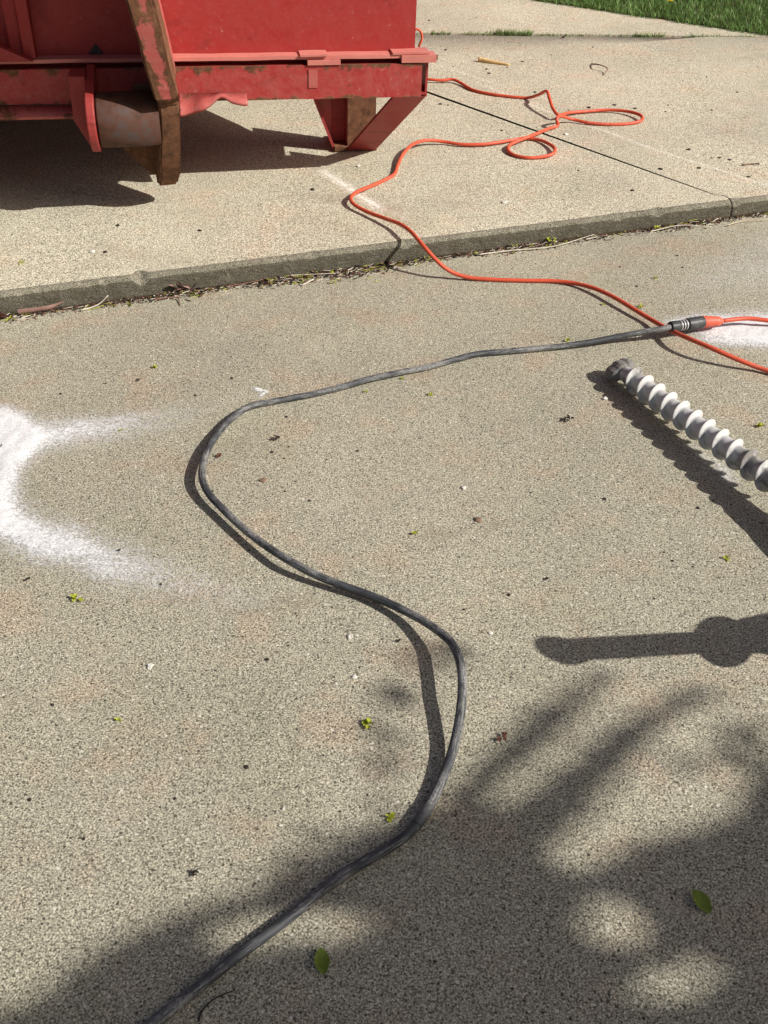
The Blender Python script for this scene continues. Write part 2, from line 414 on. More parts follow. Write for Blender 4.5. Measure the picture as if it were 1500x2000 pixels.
# lawn soil and grass
GA = far(1040, 0); GB = far(1500, 70); GD = (GB-GA); GD.z = 0; GD.normalize(); GN = Vector((-GD.y, GD.x, 0))
if GN.y < 0: GN = -GN
def gedge(t): 
    p = GA + GD*t; return p + GN*(.02*noise.noise(Vector((t*5, 0, 2)))+.012*noise.noise(Vector((t*17, 0, 2))))
b = MB(); pts = []
ts = [-14+.5*i for i in range(25)] + [-1.5+.05*i for i in range(58)]
for t in ts: p = gedge(t); pts.append((p.x, p.y, FZ(p.x)+.006))
p = gedge(ts[-1]); pts += [(p.x+10, p.y+.1, .03), (p.x+60, p.y+.1, .0), (40, 60, .0), (-40, 60, .02)]
b.add(pts, [tuple(range(len(pts)))]); tag(b.build('lawn_soil', M['soil']), kind='structure')
vs = []; fs = []; tone = []
rg = random.Random(3)
def blade(p, h, wd, lean, az, tn):
    o = len(vs); sx, sy = cos(az)*wd, sin(az)*wd; lx, ly = cos(lean[1])*lean[0], sin(lean[1])*lean[0]
    vs.extend([(p.x-sx, p.y-sy, p.z), (p.x+sx, p.y+sy, p.z), (p.x+lx*.35-sx*.8, p.y+ly*.35-sy*.8, p.z+h*.6), (p.x+lx*.35+sx*.8, p.y+ly*.35+sy*.8, p.z+h*.6), (p.x+lx, p.y+ly, p.z+h)])
    fs.extend([(o, o+1, o+3, o+2), (o+2, o+3, o+4)]); tone.extend([tn*.75, tn*.75, tn, tn, tn])
for i in range(52000):
    t = rg.uniform(-1.6, 1.6); d = rg.uniform(0, 1)**1.35*2.6
    p = gedge(t) + GN*(d-.015+rg.uniform(-.012, .01)); p.z = FZ(p.x)
    cl = noise.noise(Vector((p.x*7, p.y*7, 0)))*.5 + noise.noise(Vector((p.x*23, p.y*23, 4)))*.35
    h = (.034+.018*cl)*rg.uniform(.55, 1.35) * (0.75 if d < .05 else 1)
    tn = min(.93, max(.02, .5+.38*cl+rg.gauss(0, .17)))
    if rg.random() < .025: tn = 1
    blade(p, h, rg.uniform(.0012, .0026), (rg.uniform(0, h*1.0), rg.uniform(0, 6.28)), rg.uniform(0, 3.14), tn)
me = bpy.data.meshes.new('grass'); me.from_pydata(vs, [], fs); me.materials.append(M['grass'])
a = me.attributes.new('tone', 'FLOAT', 'POINT'); a.data.foreach_set('value', tone)
g = bpy.data.objects.new('grass', me); COL.objects.link(g)
tag(g, 'short green lawn grass beyond the concrete', 'grass', kind='stuff')

# ------------------------------------------------------------------ white drilling dust
def dustmat():
    m = N('white drilling dust'); a = m.attr('cover')
    n = m.math('ADD', m.math('MULTIPLY', m.sep(m.vor(320))[0], .35), m.math('MULTIPLY', m.noise(170, 5, .7), .65))
    streak = m.noise(46, 6, .75, m.mapping((.22, 1.7, 1), (0, 0, .12)))
    k = m.math('ADD', m.math('MULTIPLY', a, 1.25), m.math('MULTIPLY', m.math('SUBTRACT', n, .5), 1.25))
    k = m.math('ADD', k, m.math('MULTIPLY', m.math('SUBTRACT', streak, .5), .9))
    al = m.math('MULTIPLY', m.math('MULTIPLY', m.rng(k, .05, 1.3, smooth=True), .90), m.rng(a, .03, .16))
    m.bump(n, .5, .002); m.fin(m.mix(m.rng(n, .3, .7), (.62, .625, .635), (.82, .825, .835)), .95, .1)
    t = m.new('ShaderNodeBsdfTransparent'); x = m.new('ShaderNodeMixShader'); m.put(x.inputs[0], al)
    m.t.links.new(t.outputs[0], x.inputs[1]); m.t.links.new(m.b.outputs[0], x.inputs[2]); m.t.links.new(x.outputs[0], m.out.inputs[0]); return m.mat
M['dust'] = dustmat()
def dust(name, plumes, label, x0, x1, y0, y1, step=.006):
    """plumes: (photo course, widths on the two sides start->end, strength start->end)"""
    pl = [([near(*p) for p in l], w0, w1, a0, a1) for l, w0, w1, a0, a1 in plumes]
    nx = int((x1-x0)/step); ny = int((y1-y0)/step); idx = {}; vs = []; cv = []; fs = []
    def cov(x, y):
        wx = x + .012*noise.noise(Vector((x*14, y*14, 1))); wy = y + .012*noise.noise(Vector((x*14, y*14, 9)))
        r = 0
        for l, w0, w1, a0, a1 in pl:
            d, t = pdist((wx, wy), l); wd = lerp(w0, w1, t); st = lerp(a0, a1, t)
            r += st*math.exp(-(d/wd)**2)
        return r
    grid = [[cov(x0+i*step, y0+j*step) for i in range(nx+1)] for j in range(ny+1)]
    def vid(i, j):
        if (i, j) not in idx:
            c = grid[j][i]; x, y = x0+i*step, y0+j*step; idx[(i, j)] = len(vs)
            vs.append((x, y, .0012 + .005*ss(.5, 1.4, c) + .0016*min(1, c)*noise.noise(Vector((x*50, y*50, 0))))); cv.append(min(1.3, c))
        return idx[(i, j)]
    for j in range(ny):
        for i in range(nx):
            if max(grid[j][i], grid[j][i+1], grid[j+1][i], grid[j+1][i+1]) > .04:
                fs.append((vid(i, j), vid(i+1, j), vid(i+1, j+1), vid(i, j+1)))
    me = bpy.data.meshes.new(name); me.from_pydata(vs, [], fs); me.materials.append(M['dust'])
    me.attributes.new('cover', 'FLOAT', 'POINT').data.foreach_set('value', cv)
    for p in me.polygons: p.use_smooth = True
    o = bpy.data.objects.new(name, me); COL.objects.link(o)
    return tag(o, label, 'dust', kind='stuff')
dust('drilling_dust', [([(-120, 800), (-20, 850), (22, 890), (0, 950), (-40, 1010)], .042, .036, 1.1, 1.0),
     ([(-40, 842), (60, 852), (140, 845), (240, 830), (320, 818), (420, 800)], .062, .050, 1.15, .10),
     ([(0, 805), (20, 830), (40, 860)], .03, .03, .6, .8),
     ([(-30, 1020), (40, 1040), (130, 1075), (230, 1108), (330, 1135), (490, 1172)], .046, .052, 1.05, .16),
     ([(-30, 990), (60, 1010), (160, 1050), (280, 1090)], .05, .06, .28, .1)],
     'white drilling dust fanned in two plumes from the left edge of the pavement', -1.15, -.12, 1.1, 1.95)
dust('drilling_dust', [([(1315, 632), (1380, 630), (1450, 632), (1560, 636)], .03, .075, .75, 1.2),
     ([(1400, 655), (1460, 660), (1560, 665)], .05, .05, .8, 1.0), ([(1330, 570), (1420, 545), (1560, 500)], .07, .16, .14, .34)],
     'white dust patch under the orange socket beside the right edge', .45, 1.35, 1.9, 2.75)
dust('drilling_dust', [([(1345, 868), (1385, 900), (1430, 940)], .02, .02, .28, .42), ([(1380, 905), (1470, 985)], .05, .06, .1, .12)],
     'thin pale dust streak beneath the spiral drill bit', .3, .75, 1.4, 1.85)
dust('drilling_dust', [([(498, 762), (520, 766), (512, 775)], .007, .006, 1.1, .8), ([(470, 775), (440, 785)], .03, .03, .12, .08)],
     'small white splash of dust touching the bend of the black cable', -.42, -.2, 1.8, 2.0, .003)

# ------------------------------------------------------------------ red roll-off dumpster
A9 = radians(9.4)
root = empty('dumpster', (.114, 2.995, .055)); root.rotation_euler = (0, radians(1.6), A9)
tag(root, 'red steel roll-off dumpster with rust-worn nose rail and roller, on the raised slab', 'dumpster')
W = -2.3; ZB, ZT = .239, .337
def rough_box(b, x0, x1, y0, y1, z0, z1, n, amp, seed, mi=0):
    """long bar with slightly wavy faces"""
    m = []
    for i in range(n+1):
        x = lerp(x0, x1, i/n)
        for (y, z) in ((y0, z0), (y1, z0), (y1, z1), (y0, z1)):
            m.append((x, y+amp*noise.noise(Vector((x*9, z*20, seed))), z+amp*noise.noise(Vector((x*11, y*20, seed+5)))))
    f = [(i*4+k, i*4+(k+1) % 4, (i+1)*4+(k+1) % 4, (i+1)*4+k) for i in range(n) for k in range(4)]
    b.add(m, f+[(0, 1, 2, 3), (n*4, n*4+1, n*4+2, n*4+3)], mi)
# body: front wall, sides, floor, open top
b = MB(); b.box(W+.03, -.03, .0525, .058, .29, 1.75)
b.build('front_wall', M['red'], root)
b = MB()
for sg, x0 in ((-1, -.03), (1, W+.03)):          # upright upper panel, then a panel sloping in to the floor
    b.prism([(x0, .55), (x0, 1.75), (x0+sg*.006, 1.75), (x0+sg*.006, .5525), (x0+sg*.24, .331), (x0+sg*.2335, .3265)], 'y', .0585, 3.5935)
    for k in range(6): y = .55+.6*k; b.box(*sorted((x0-sg*.0005, x0-sg*.06)), y, y+.08, .60, 1.7)
b.build('side_wall', M['red'], root)
b = MB(); b.box(W+.036, -.036, 3.594, 3.6, .3395, 1.75); b.build('tail_gate', M['red'], root)
b = MB(); b.box(W+.275, -.275, .0585, 3.59, .33, .3395); b.build('floor', M['dark'], root)
b = MB(); b.box(W, .0, .02, .10, 1.7505, 1.83); b.box(-.09, .0, .1005, 3.62, 1.7505, 1.83); b.box(W, W+.09, .1005, 3.62, 1.7505, 1.83)
b.build('top_rail', M['beam'], root, bevel=.006)
# front beam: face, ledge strip above it, end plate
b = MB(); rough_box(b, W, -.016, .004, .012, ZB, ZT-.010, 90, .0022, 1); b.build('front_beam', M['beam'], root)
b = MB(); rough_box(b, W, .002, .012, .10, ZB+.004, ZB+.010, 60, .001, 3); rough_box(b, W, -.02, .0125, .052, ZT-.018, ZT-.011, 60, .001, 4)
b.build('beam_flange', M['dark'], root)
b = MB(); rough_box(b, W+.03, -.02, .010, .052, ZT+.004, ZT+.013, 90, .0012, 8); b.build('ledge', M['chalk'], root)
for q in ((-.355, -.28, .0, .05, ZT+.0135, ZT+.018, 20, .0022, 12), (-.335, -.245, -.001, .02, ZT-.008, ZT+.0035, 20, .0025, 14),
          (-.10, .004, .006, .06, ZT+.0135, ZT+.019, 24, .0028, 22), (-.075, .022, 0, .05, ZT-.006, ZT+.0125, 24, .003, 24)):
    b = MB(); rough_box(b, *q); b.build('weld_patch', M['chalk'], root)
b = MB(); rough_box(b, -.333, -.308, .0015, .003, ZB+.03, ZT-.02, 8, .002, 51); b.build('weld_seam', M['worn'], root)
b = MB(); rough_box(b, -.003, .003, .014, .10, ZB-.002, ZT-.010, 6, .001, 31); b.build('end_plate', M['dark'], root)
b = MB(); b.tube(spline([(-.03, .085, .35), (-.03, .085, .385), (-.022, .085, .398), (-.010, .085, .393), (-.004, .085, .375), (-.012, .085, .352)], .004), .0035, 8)
b.build('wire_hook', M['orange'], root, smooth=True)
b = MB(); rough_box(b, .004, .03, .02, .032, ZT-.006, ZT+.006, 3, .003, 40); b.build('torn_scrap', M['rust'], root)
# bent flange hanging under the beam
b = MB(); n = 40; v = []
for i in range(n+1):
    x = lerp(-.688, -.505, i/n); t = i/n
    dz = -.030*(1-ss(.0, .62, t)) + .016*math.exp(-((t-.62)/.12)**2) - .004*ss(.8, 1, t); dy = -.055+.012*noise.noise(Vector((x*20, 0, 0)))
    for (y, z) in ((.002, ZB+.022), (.002, ZB+.014), (dy, ZB+.012+dz-.006), (dy, ZB+.012+dz+.002)): v.append((x, y, z))
b.add(v, [(i*4+k, i*4+(k+1) % 4, (i+1)*4+(k+1) % 4, (i+1)*4+k) for i in range(n) for k in range(4)]+[(0, 1, 2, 3), (n*4, n*4+1, n*4+2, n*4+3)])
b.build('bent_flange', M['worn'], root, smooth=True)
# lower lip left of the rail
b = MB(); n = 30; v = []
for i in range(n+1):
    x = lerp(W, -.90, i/n); dz = .004*noise.noise(Vector((x*6, 1, 0)))
    for (y, z) in ((.003, ZB-.002), (.003, ZB-.010), (-.035, ZB-.028+dz), (-.035, ZB-.020+dz)): v.append((x, y, z))
b.add(v, [(i*4+k, i*4+(k+1) % 4, (i+1)*4+(k+1) % 4, (i+1)*4+k) for i in range(n) for k in range(4)]+[(0, 1, 2, 3), (n*4, n*4+1, n*4+2, n*4+3)])
b.build('bent_flange', M['worn'], root, smooth=True)
# ribs and gusset on the shaded wall
b = MB(); b.box(-1.075, -1.045, .012, .0515, .352, 1.75); b.box(-1.11, -1.0755, .03, .0515, .352, 1.75); b.build('wall_rib', M['red'], root, bevel=.004)
b = MB(); b.prism([(-1.30, .353), (-1.05, .353), (-1.30, .47)], 'y', -.02, .010); b.build('gusset', M['dark'], root)
b = MB(); b.prism([(-.915, .3525), (-.875, .3525), (-.893, .378)], 'y', .049, .0519); b.build('drain_notch', M['grip'], root)
# nose rails
def nose(dx, name='nose_rail'):
    prof = [(-.06, .036), (-.085, .043), (-.122, .078), (-.155, .115), (-.172, .16), (-.185, .205), (-.196, .262), (-.192, .292), (-.215, .31), (-.235, .40), (-.262, .55), (-.30, .85), (-.31, 1.6), (.051, 1.6), (.051, .34), (.05, .30), (.03, .16), (-.01, .09), (-.03, .052)]
    b = MB(); n = len(prof)
    ZS = [(-1, -.757, -.703), (.045, -.757, -.703), (.11, -.750, -.698), (.178, -.742, -.690), (.279, -.733, -.684), (.308, -.745, -.686), (.443, -.767, -.707), (.566, -.787, -.727), (1.7, -.96, -.90)]
    def xi(z, c):
        for a_, b_ in zip(ZS, ZS[1:]):
            if z <= b_[0]: return lerp(a_[c], b_[c], (z-a_[0])/(b_[0]-a_[0])) + dx
        return ZS[-1][c] + dx
    def sk(y, z): return -.16*max(0, y+.12)*(1-ss(.25, .34, z))      # the worn foot is bent over to one side
    def xl(z): return xi(z, 1)
    def xr(z): return xi(z, 2)
    L = [(xl(z)+sk(y, z), y, z) for y, z in prof]; R = [(xr(z)+sk(y, z), y, z) for y, z in prof]
    b.add(L+R, [tuple(range(n)), tuple(range(n, 2*n))[::-1]]+[(i, (i+1) % n, n+(i+1) % n, n+i) for i in range(n)])
    o = b.build(name, M['worn'], root)
    bm = bmesh.new(); bm.from_mesh(o.data)
    bmesh.ops.triangulate(bm, faces=[f for f in bm.faces if len(f.verts) > 4])
    bmesh.ops.bevel(bm, geom=[e for e in bm.edges if len(e.link_faces) == 2 and e.calc_face_angle(0) > .9], offset=.006, segments=2, affect='EDGES')
    bmesh.ops.subdivide_edges(bm, edges=[e for e in bm.edges if e.calc_length() > .05], cuts=3, use_grid_fill=True)
    bmesh.ops.subdivide_edges(bm, edges=[e for e in bm.edges if e.calc_length() > .03 and min(v.co.z for v in e.verts) < .7], cuts=2, use_grid_fill=True)
    for v in bm.verts:
        if v.co.y < -.05:
            k = Vector(v.co)*14; v.co += Vector((noise.noise(k), noise.noise(k+Vector((9, 0, 0))), noise.noise(k+Vector((0, 9, 0)))))*.0045
    bm.to_mesh(o.data); bm.free()
    at = o.data.attributes.new('wear', 'FLOAT', 'POINT')
    for i, vv in enumerate(o.data.vertices):
        x, y, z = vv.co; e = min(abs(x-xl(z)), abs(x-xr(z))); k = noise.noise(Vector((x*20, y*20, z*20)))
        at.data[i].value = max(.75*(1-ss(.0, .013, e)) if y < -.05 else 0, .62*(1-ss(.24, .32, z+.05*k)), .25*max(0, k))
    return o
nr = nose(0); nr['label'] = 'thick rail edge with scraped paint and brown rusted foot'
nose(-.98)
def roller(dx):
    b = MB(); rr = .068; y0, z0 = -.132, .236
    b.tube([(-.895+dx, y0, z0), (-.892+dx, y0, z0), (-.89+dx, y0, z0), (-.738+dx, y0, z0)], [rr-.004, rr, rr, rr], 40)
    o = b.build('roller', M['roller'], root)
    for p in o.data.polygons: p.use_smooth = len(p.vertices) == 4
    b = MB(); P = []
    for k in range(15): a = radians(-150+k*16); P.append((y0+sin(-a-pi/2)*0 + cos(a+radians(-60))*.078, z0+sin(a+radians(-60))*.078))
    poly = [(.0, .34), (-.10, .325)] + [(y0 + .078*cos(radians(a)), z0 + .078*sin(radians(a))) for a in range(120, 300, 12)] + [(.0, .22)]
    b.prism(poly, 'x', -.918+dx, -.897+dx)
    b.prism([(-.96+dx, .335), (-.962+dx, .225), (-.925+dx, .150), (-.9185+dx, .150), (-.9185+dx, .335)], 'y', -.095, -.02)
    b.build('roller_bracket', M['dark'], root, bevel=.003)
    b = MB(); b.prism([(-.755+dx, .05), (-.755+dx, .30), (-.80+dx, .30), (-.86+dx, .165), (-.845+dx, .125), (-.78+dx, .062)], 'y', -.045, -.025)
    b.build('foot_gusset', M['rust'], root, bevel=.003)
roller(0); roller(-.55)
# long under-rails
b = MB(); b.box(-.785, -.715, .0515, 3.55, .12, .329); b.box(-1.765, -1.695, .0515, 3.55, .12, .329); b.build('under_rail', M['dark'], root)
b = MB()
for k in range(7): y = .95+.42*k; b.box(W+.28, -1.766, y, y+.07, .245, .329); b.box(-1.694, -.786, y, y+.07, .245, .329); b.box(-.714, -.28, y, y+.07, .245, .329)
b.build('cross_member', M['dark'], root)
# ground leg at the right corner
lg = MB(); v = []
def bar(b, p, q, r, s, th):          # plate given by its four front corners, thickness backwards
    pts = [Vector(x) for x in (p, q, r, s)]; nrm = (pts[1]-pts[0]).cross(pts[3]-pts[0]).normalized()
    if nrm.y < 0: nrm = -nrm
    b.add(pts+[x+nrm*th for x in pts], [(0, 1, 2, 3), (4, 5, 6, 7), (0, 1, 5, 4), (1, 2, 6, 5), (2, 3, 7, 6), (3, 0, 4, 7)])
b = MB(); bar(b, (-.187, .285, .0), (-.095, .285, .0), (.002, .016, .238), (-.090, .016, .238), .008)
b.build('leg_brace', M['dark'], root)
b = MB(); b.prism([(-.229, .0), (-.220, .0), (-.314, .2385), (-.323, .2385)], 'y', .300, .344); b.build('leg_brace', M['dark'], root)
b = MB(); b.box(-.228, -.186, .345, .352, .012, .25); b.box(-.1855, -.180, .3045, .40, .012, .25); b.build('leg_post', M['dark'], root)
b = MB(); b.box(-.1835, -.095, .296, .304, .012, .25); b.build('leg_plate', M['rust'], root)
b = MB(); b.prism([(-.2285, .012), (-.2285, .25), (-.318, .25)], 'y', .346, .352); b.build('leg_plate', M['worn'], root)
b = MB(); b.box(-.225, -.092, .285, .44, -.002, .011); b.build('leg_foot', M['rust'], root)
b = MB(); b.prism([(-.714, .1015), (-.10, .1015), (-.094, .312), (-.185, .36), (-.2315, .45), (-.40, .74), (-.714, .93)], 'z', .2505, .2605); b.build('shadow_plate', M['dark'], root)  # added plate, outlined to cast the ground shadow left of the leg

# ------------------------------------------------------------------ cords
def path(rows, fn): return [fn(u, v, h) for u, v, h in rows]
RO, RB = .0053, .0069
ext = empty('extension_cord', near(1500, 724)); ext.location.z = 0
tag(ext, 'long orange extension cord looping over the kerb, its socket end at the right edge', 'extension cord')
o = RO
P = path([(760, 150, o), (800, 153, o), (838, 155, .012), (862, 157, .010), (884, 155, .012), (900, 162, .008), (922, 175, o), (960, 184, o), (1000, 189, o), (1030, 191, .007), (1052, 185, .03), (1067, 178, .052),
    (1073, 192, .045), (1080, 212, .028), (1090, 224, .02), (1112, 220, .012), (1150, 217, .008), (1190, 215, .009), (1228, 218, .012), (1252, 226, .014), (1254, 234, .010), (1238, 240, .006), (1196, 243, o), (1150, 240, .007), (1118, 233, .012), (1092, 227, .034),
    (1087, 234, .03), (1090, 244, .012), (1072, 251, .008), (1048, 261, .014), (1030, 268, .016), (1012, 275, .016), (996, 283, .012), (992, 292, .008), (1002, 302, o), (1028, 308, o), (1056, 307, .006), (1078, 301, .010), (1084, 292, .012), (1074, 282, .010), (1052, 273, .007), (1026, 270, .007), (1004, 273, .008), (974, 278, .009), (940, 282, .009), (900, 282, .008), (868, 277, .010), (835, 274, .018), (808, 281, .022), (788, 300, .018), (777, 322, .010), (769, 341, .007), (750, 352, o), (718, 366, .009), (695, 376, .014), (685, 387, .016), (690, 398, .014), (716, 413, .012), (750, 426, .016), (780, 437, .022), (802, 452, .026)], far)
P += path([(826, 479, .075), (848, 504, .052), (866, 521, .034), (888, 534, .017), (915, 542, .008), (960, 546, o), (1020, 548, o), (1080, 549, .006), (1120, 553, .008), (1160, 563, .013), (1200, 581, .016), (1240, 605, .015), (1275, 626, .014), (1305, 643, .022), (1345, 661, .034), (1390, 680, .034), (1440, 702, .022), (1490, 721, .009), (1560, 744, o), (1700, 770, o), (1850, 740, o), (1900, 680, o), (1820, 640, o), (1680, 634, .008), (1560, 632, .016), (1500, 626, .022), (1460, 622, .025), (1425, 625, .026), (1410, 627, .026)], near)
b = MB(); b.tube(spline(P, .008), RO, 12)
cordo = b.build('cord', M['orange'], None, smooth=True)
def kid(o, root):                    # keep the mesh where it is, hang it under its thing
    o.parent = root; o.matrix_parent_inverse = Matrix.Translation(root.location).inverted(); return o
kid(cordo, ext)
S0, S1 = near(1412, 627, .026), near(1368, 629, .026); ax = (S1-S0)
prof = [(0, .0058), (.04, .0068), (.1, .0072), (.13, .0105), (.3, .0115), (.5, .0128), (.72, .0138), (.92, .0142), (1, .0138)]
b = MB(); b.tube([S0+ax*t for t, r in prof], [r for t, r in prof], 14); kid(b.build('socket', M['orange2'], None, smooth=True), ext)

pw = empty('power_cable', near(620, 1700)); tag(pw, 'thick black scuffed power cable snaking across the pavement to a black plug', 'power cable')
o = RB
rows = [(170, 2090, o), (240, 2042, o), (310, 1990, o), (362, 1948, o), (412, 1908, o), (462, 1868, o), (520, 1826, o), (580, 1780, o), (640, 1730, o), (700, 1690, o), (752, 1660, .008), (797, 1628, .010), (824, 1597, .010), (846, 1560, .010), (868, 1512, .012), (887, 1455, .018), (898, 1400, .028), (903, 1345, .037), (899, 1295, .039), (882, 1256, .035), (850, 1228, .028), (810, 1203, .020), (765, 1181, .015), (715, 1160, .013), (664, 1142, .015), (615, 1122, .019), (570, 1098, .024), (525, 1070, .021), (480, 1036, .018), (438, 997, .018), (407, 963, .020), (395, 935, .022), (397, 905, .021), (410, 870, .018), (432, 838, .013), (458, 812, .011), (490, 793, .009), (540, 783, o), (600, 772, o), (660, 758, o), (720, 741, .008), (780, 728, .008), (840, 716, o), (890, 702, o), (930, 692, o), (985, 687, o), (1050, 681, o), (1110, 675, .008), (1160, 667, .012), (1210, 657, .019), (1260, 648, .028), (1300, 641, .034), (1322, 636, .034)]
P = path(rows, near); P = spline(P, .008)
b = MB(); b.tube(P, [RB*(1+.05*noise.noise(Vector((i*.05, 0, 0)))) for i in range(len(P))], 14); cb = b.build('cable', M['black'], None, smooth=True); kid(cb, pw)
cb.data.attributes.new('along', 'FLOAT', 'POINT').data.foreach_set('value', [i*.0085 for i in range(len(P)) for k in range(14)])
cb.data.attributes.new('around', 'FLOAT', 'POINT').data.foreach_set('value', [abs(k-7)/7 for i in range(len(P)) for k in range(14)])
# tape collar where the jacket was mended
T = path([(838, 1575, .0105), (824, 1597, .0102), (812, 1612, .010)], near)
b = MB(); b.tube(spline(T, .004), RB*1.12, 14); kid(b.build('tape_wrap', M['black'], None, smooth=True), pw)
S0, S1 = near(1308, 639, .034), near(1372, 629, .027); ax = S1-S0
prof = [(0, .008), (.02, .0125), (.10, .0132), (.22, .0125), (.26, .0115), (.30, .0122), (.34, .0112), (.38, .0122), (.42, .0112), (.46, .0122), (.50, .0118), (.53, .0145), (.7, .015), (.9, .0148), (1, .0135)]
b = MB(); b.tube([S0+ax*t for t, r in prof], [r for t, r in prof], 18); kid(b.build('plug', M['plug'], None, smooth=False, bevel=.0), pw)
b = MB()
for t in (.30, .38, .46): b.tube([S0+ax*(t-.012), S0+ax*(t+.012)], .0127, 18)
kid(b.build('plug_ring', M['metal'], None), pw)

# ------------------------------------------------------------------ hammer drill with long spiral bit (the machine itself lies past the right edge)
P0 = near(1203, 716, .027); P1 = near(1490, 925, .051); AX = (P1-P0).normalized(); LEN = (P1-P0).length + .05
dr = empty('hammer_drill', P0 + AX*(LEN+.2)); dr.location.z = 0
tag(dr, 'hammer drill with a thick grey dust-coated spiral bit resting on the pavement', 'drill')
sidev = AX.cross(Vector((0, 0, 1))).normalized(); upv = sidev.cross(AX).normalized()
b = MB(); n = 56; pitch = .0405; step = .0007; m = int((LEN-.036)/step); vs = []; dus = []
for i in range(m+1):
    d = .036 + i*step
    for k in range(n):
        a = 2*pi*k/n; ph = (d/pitch*1.0 + a/(2*pi)) % 1.0
        core = .0186 - .0010*(1-ss(0, .3, ph))
        rr = core + (.0282-core)*((ph/.87)**4.6 if ph < .87 else (1 if ph < .895 else 1-.98*ss(.895, .955, ph)))
        rr = lerp(.0165, rr, ss(.040, .056, d))
        p = P0 + AX*d + (sidev*cos(a)+upv*sin(a))*rr
        vs.append(p); dus.append(.36 + .34*ss(.05, .13, d)*(1-.8*ss(.30, .44, d)) + .3*noise.noise(Vector((d*22, cos(a)*1.3, sin(a)*1.3))))
fs = [(i*n+k, i*n+(k+1) % n, (i+1)*n+(k+1) % n, (i+1)*n+k) for i in range(m) for k in range(n)]
b.add(vs, fs+[tuple(range(n)), tuple(range(m*n, m*n+n))])
bit = b.build('drill_bit', M['bit'], None, smooth=True); kid(bit, dr)
bit.data.attributes.new('dusty', 'FLOAT', 'POINT').data.foreach_set('value', dus)
# four-lobed carbide head
b = MB(); vs = []; n = 32
for d, r0 in ((-.004, .008), (0, .023), (.006, .029), (.018, .0315), (.028, .029), (.034, .022), (.042, .0165)):
    for k in range(n):
        a = 2*pi*k/n; lob = .64+.36*max(0, cos(2*(a+.35)))**.7 if d < .035 else .9
        r = r0*lob*(1+.08*noise.noise(Vector((cos(a)*3, sin(a)*3, d*90)))); dd = d + .004*max(0, cos(2*(a+.35)))*-1*(d < .01)
        vs.append(P0 + AX*dd + (sidev*cos(a)+upv*sin(a))*r)
m = 6; b.add(vs, [(i*n+k, i*n+(k+1) % n, (i+1)*n+(k+1) % n, (i+1)*n+k) for i in range(m) for k in range(n)]+[tuple(range(n)), tuple(range(m*n, m*n+n))])
kid(b.build('cutting_head', M['bit'], None), dr)
E0 = P0 + AX*LEN
b = MB(); b.tube([E0+AX*t for t in (-.012, -.008, .03, .035, .09, .095)], [.016, .020, .023, .025, .025, .022], 24); kid(b.build('chuck', M['grip'], None), dr)
b = MB(); b.tube([E0+AX*t for t in (.0955, .14, .30, .40, .62, .64)], [.024, .028, .036, .055, .055, .045], 24); kid(b.build('gear_housing', M['drill'], None), dr)
def caster(u, v, h):                 # the point at height h whose shadow falls at u, v on the lower pavement
    return near(u, v) + TOSUN*(h/TOSUN.z)
HA = caster(1412, 1252, .27); HB = caster(1058, 1272, .45)
b = MB(); hd = HB-HA
b.tube([HA+hd*t for t in (.0, .1, .5, .82, .86, .92, .96, .985, 1.0)], [.0215, .021, .0215, .022, .027, .0285, .024, .016, .006], 22); kid(b.build('side_handle', M['grip'], None, smooth=True), dr)
hn = hd.normalized()
SD = (TOSUN.cross(Vector((0, 0, 1)))).normalized()
b = MB(); K = 14; b.tube([HA+SD*(-.058*cos(pi*i/K)) for i in range(K+1)], [max(.003, .028*sin(pi*i/K)) for i in range(K+1)], 28)
b.tube([HA, HA+Vector((.05, .0, .0)), HA+Vector((.09, .0, .005)), HA+Vector((.16, .02, .0)), E0+AX*.5+Vector((.28, .05, .1))], [.022, .026, .046, .05, .05], 20)
kid(b.build('handle_clamp', M['grip'], None, smooth=True), dr)
b = MB(); q = E0+AX*.645; b.tube([q, q+AX*.01, q+AX*.2, q+AX*.21], [.05, .058, .055, .03], 20); kid(b.build('motor_housing', M['drill'], None), dr)
q = E0+AX*.80
b = MB(); b.tube(spline([q+sidev*.03, q+AX*.09+sidev*.04, q+AX*.15, q+AX*.09-sidev*.04, q-sidev*.03], .02), .017, 12); kid(b.build('rear_handle', M['grip'], None, smooth=True), dr)

# ------------------------------------------------------------------ small things lying about
def lump(r, seed, n=2, flat=.7, amp=.35):
    bm = bmesh.new(); bmesh.ops.create_icosphere(bm, subdivisions=n, radius=r)
    for v in bm.verts:
        k = Vector(v.co)/r*1.3 + Vector((seed, 0, 0)); v.co *= 1+amp*noise.noise(k); v.co.z *= flat
    me = bpy.data.meshes.new('lump'); bm.to_mesh(me); bm.free(); return me
def leaflet(b, c, l, wd, az, tilt, curl, mi=0, n=6):
    R = Matrix.Rotation(az, 3, 'Z') @ Matrix.Rotation(tilt, 3, 'Y'); vs = []
    for i in range(n+1):
        t = i/n; w_ = wd*sin(pi*min(1, t*.93+.07))**.8
        for s in (-1, 0, 1):
            vs.append(Vector(c) + R @ Vector((l*t, s*w_*.5, abs(s)*w_*curl*.5 + curl*l*.25*t*t)))
    b.add(vs, [(i*3+k, i*3+k+1, i*3+k+4, i*3+k+3) for i in range(n) for k in (0, 1)], mi)
def put(name, me_or_mb, mat, loc, label, cat, group=None, rz=0):
    if isinstance(me_or_mb, MB): o = me_or_mb.build(name, mat, smooth=True)
    else:
        if not me_or_mb.materials: me_or_mb.materials.append(mat)
        o = bpy.data.objects.new(name, me_or_mb); COL.objects.link(o)
    o.location = loc; o.rotation_euler = (0, 0, rz); return tag(o, label, cat, group)
rg = random.Random(11)
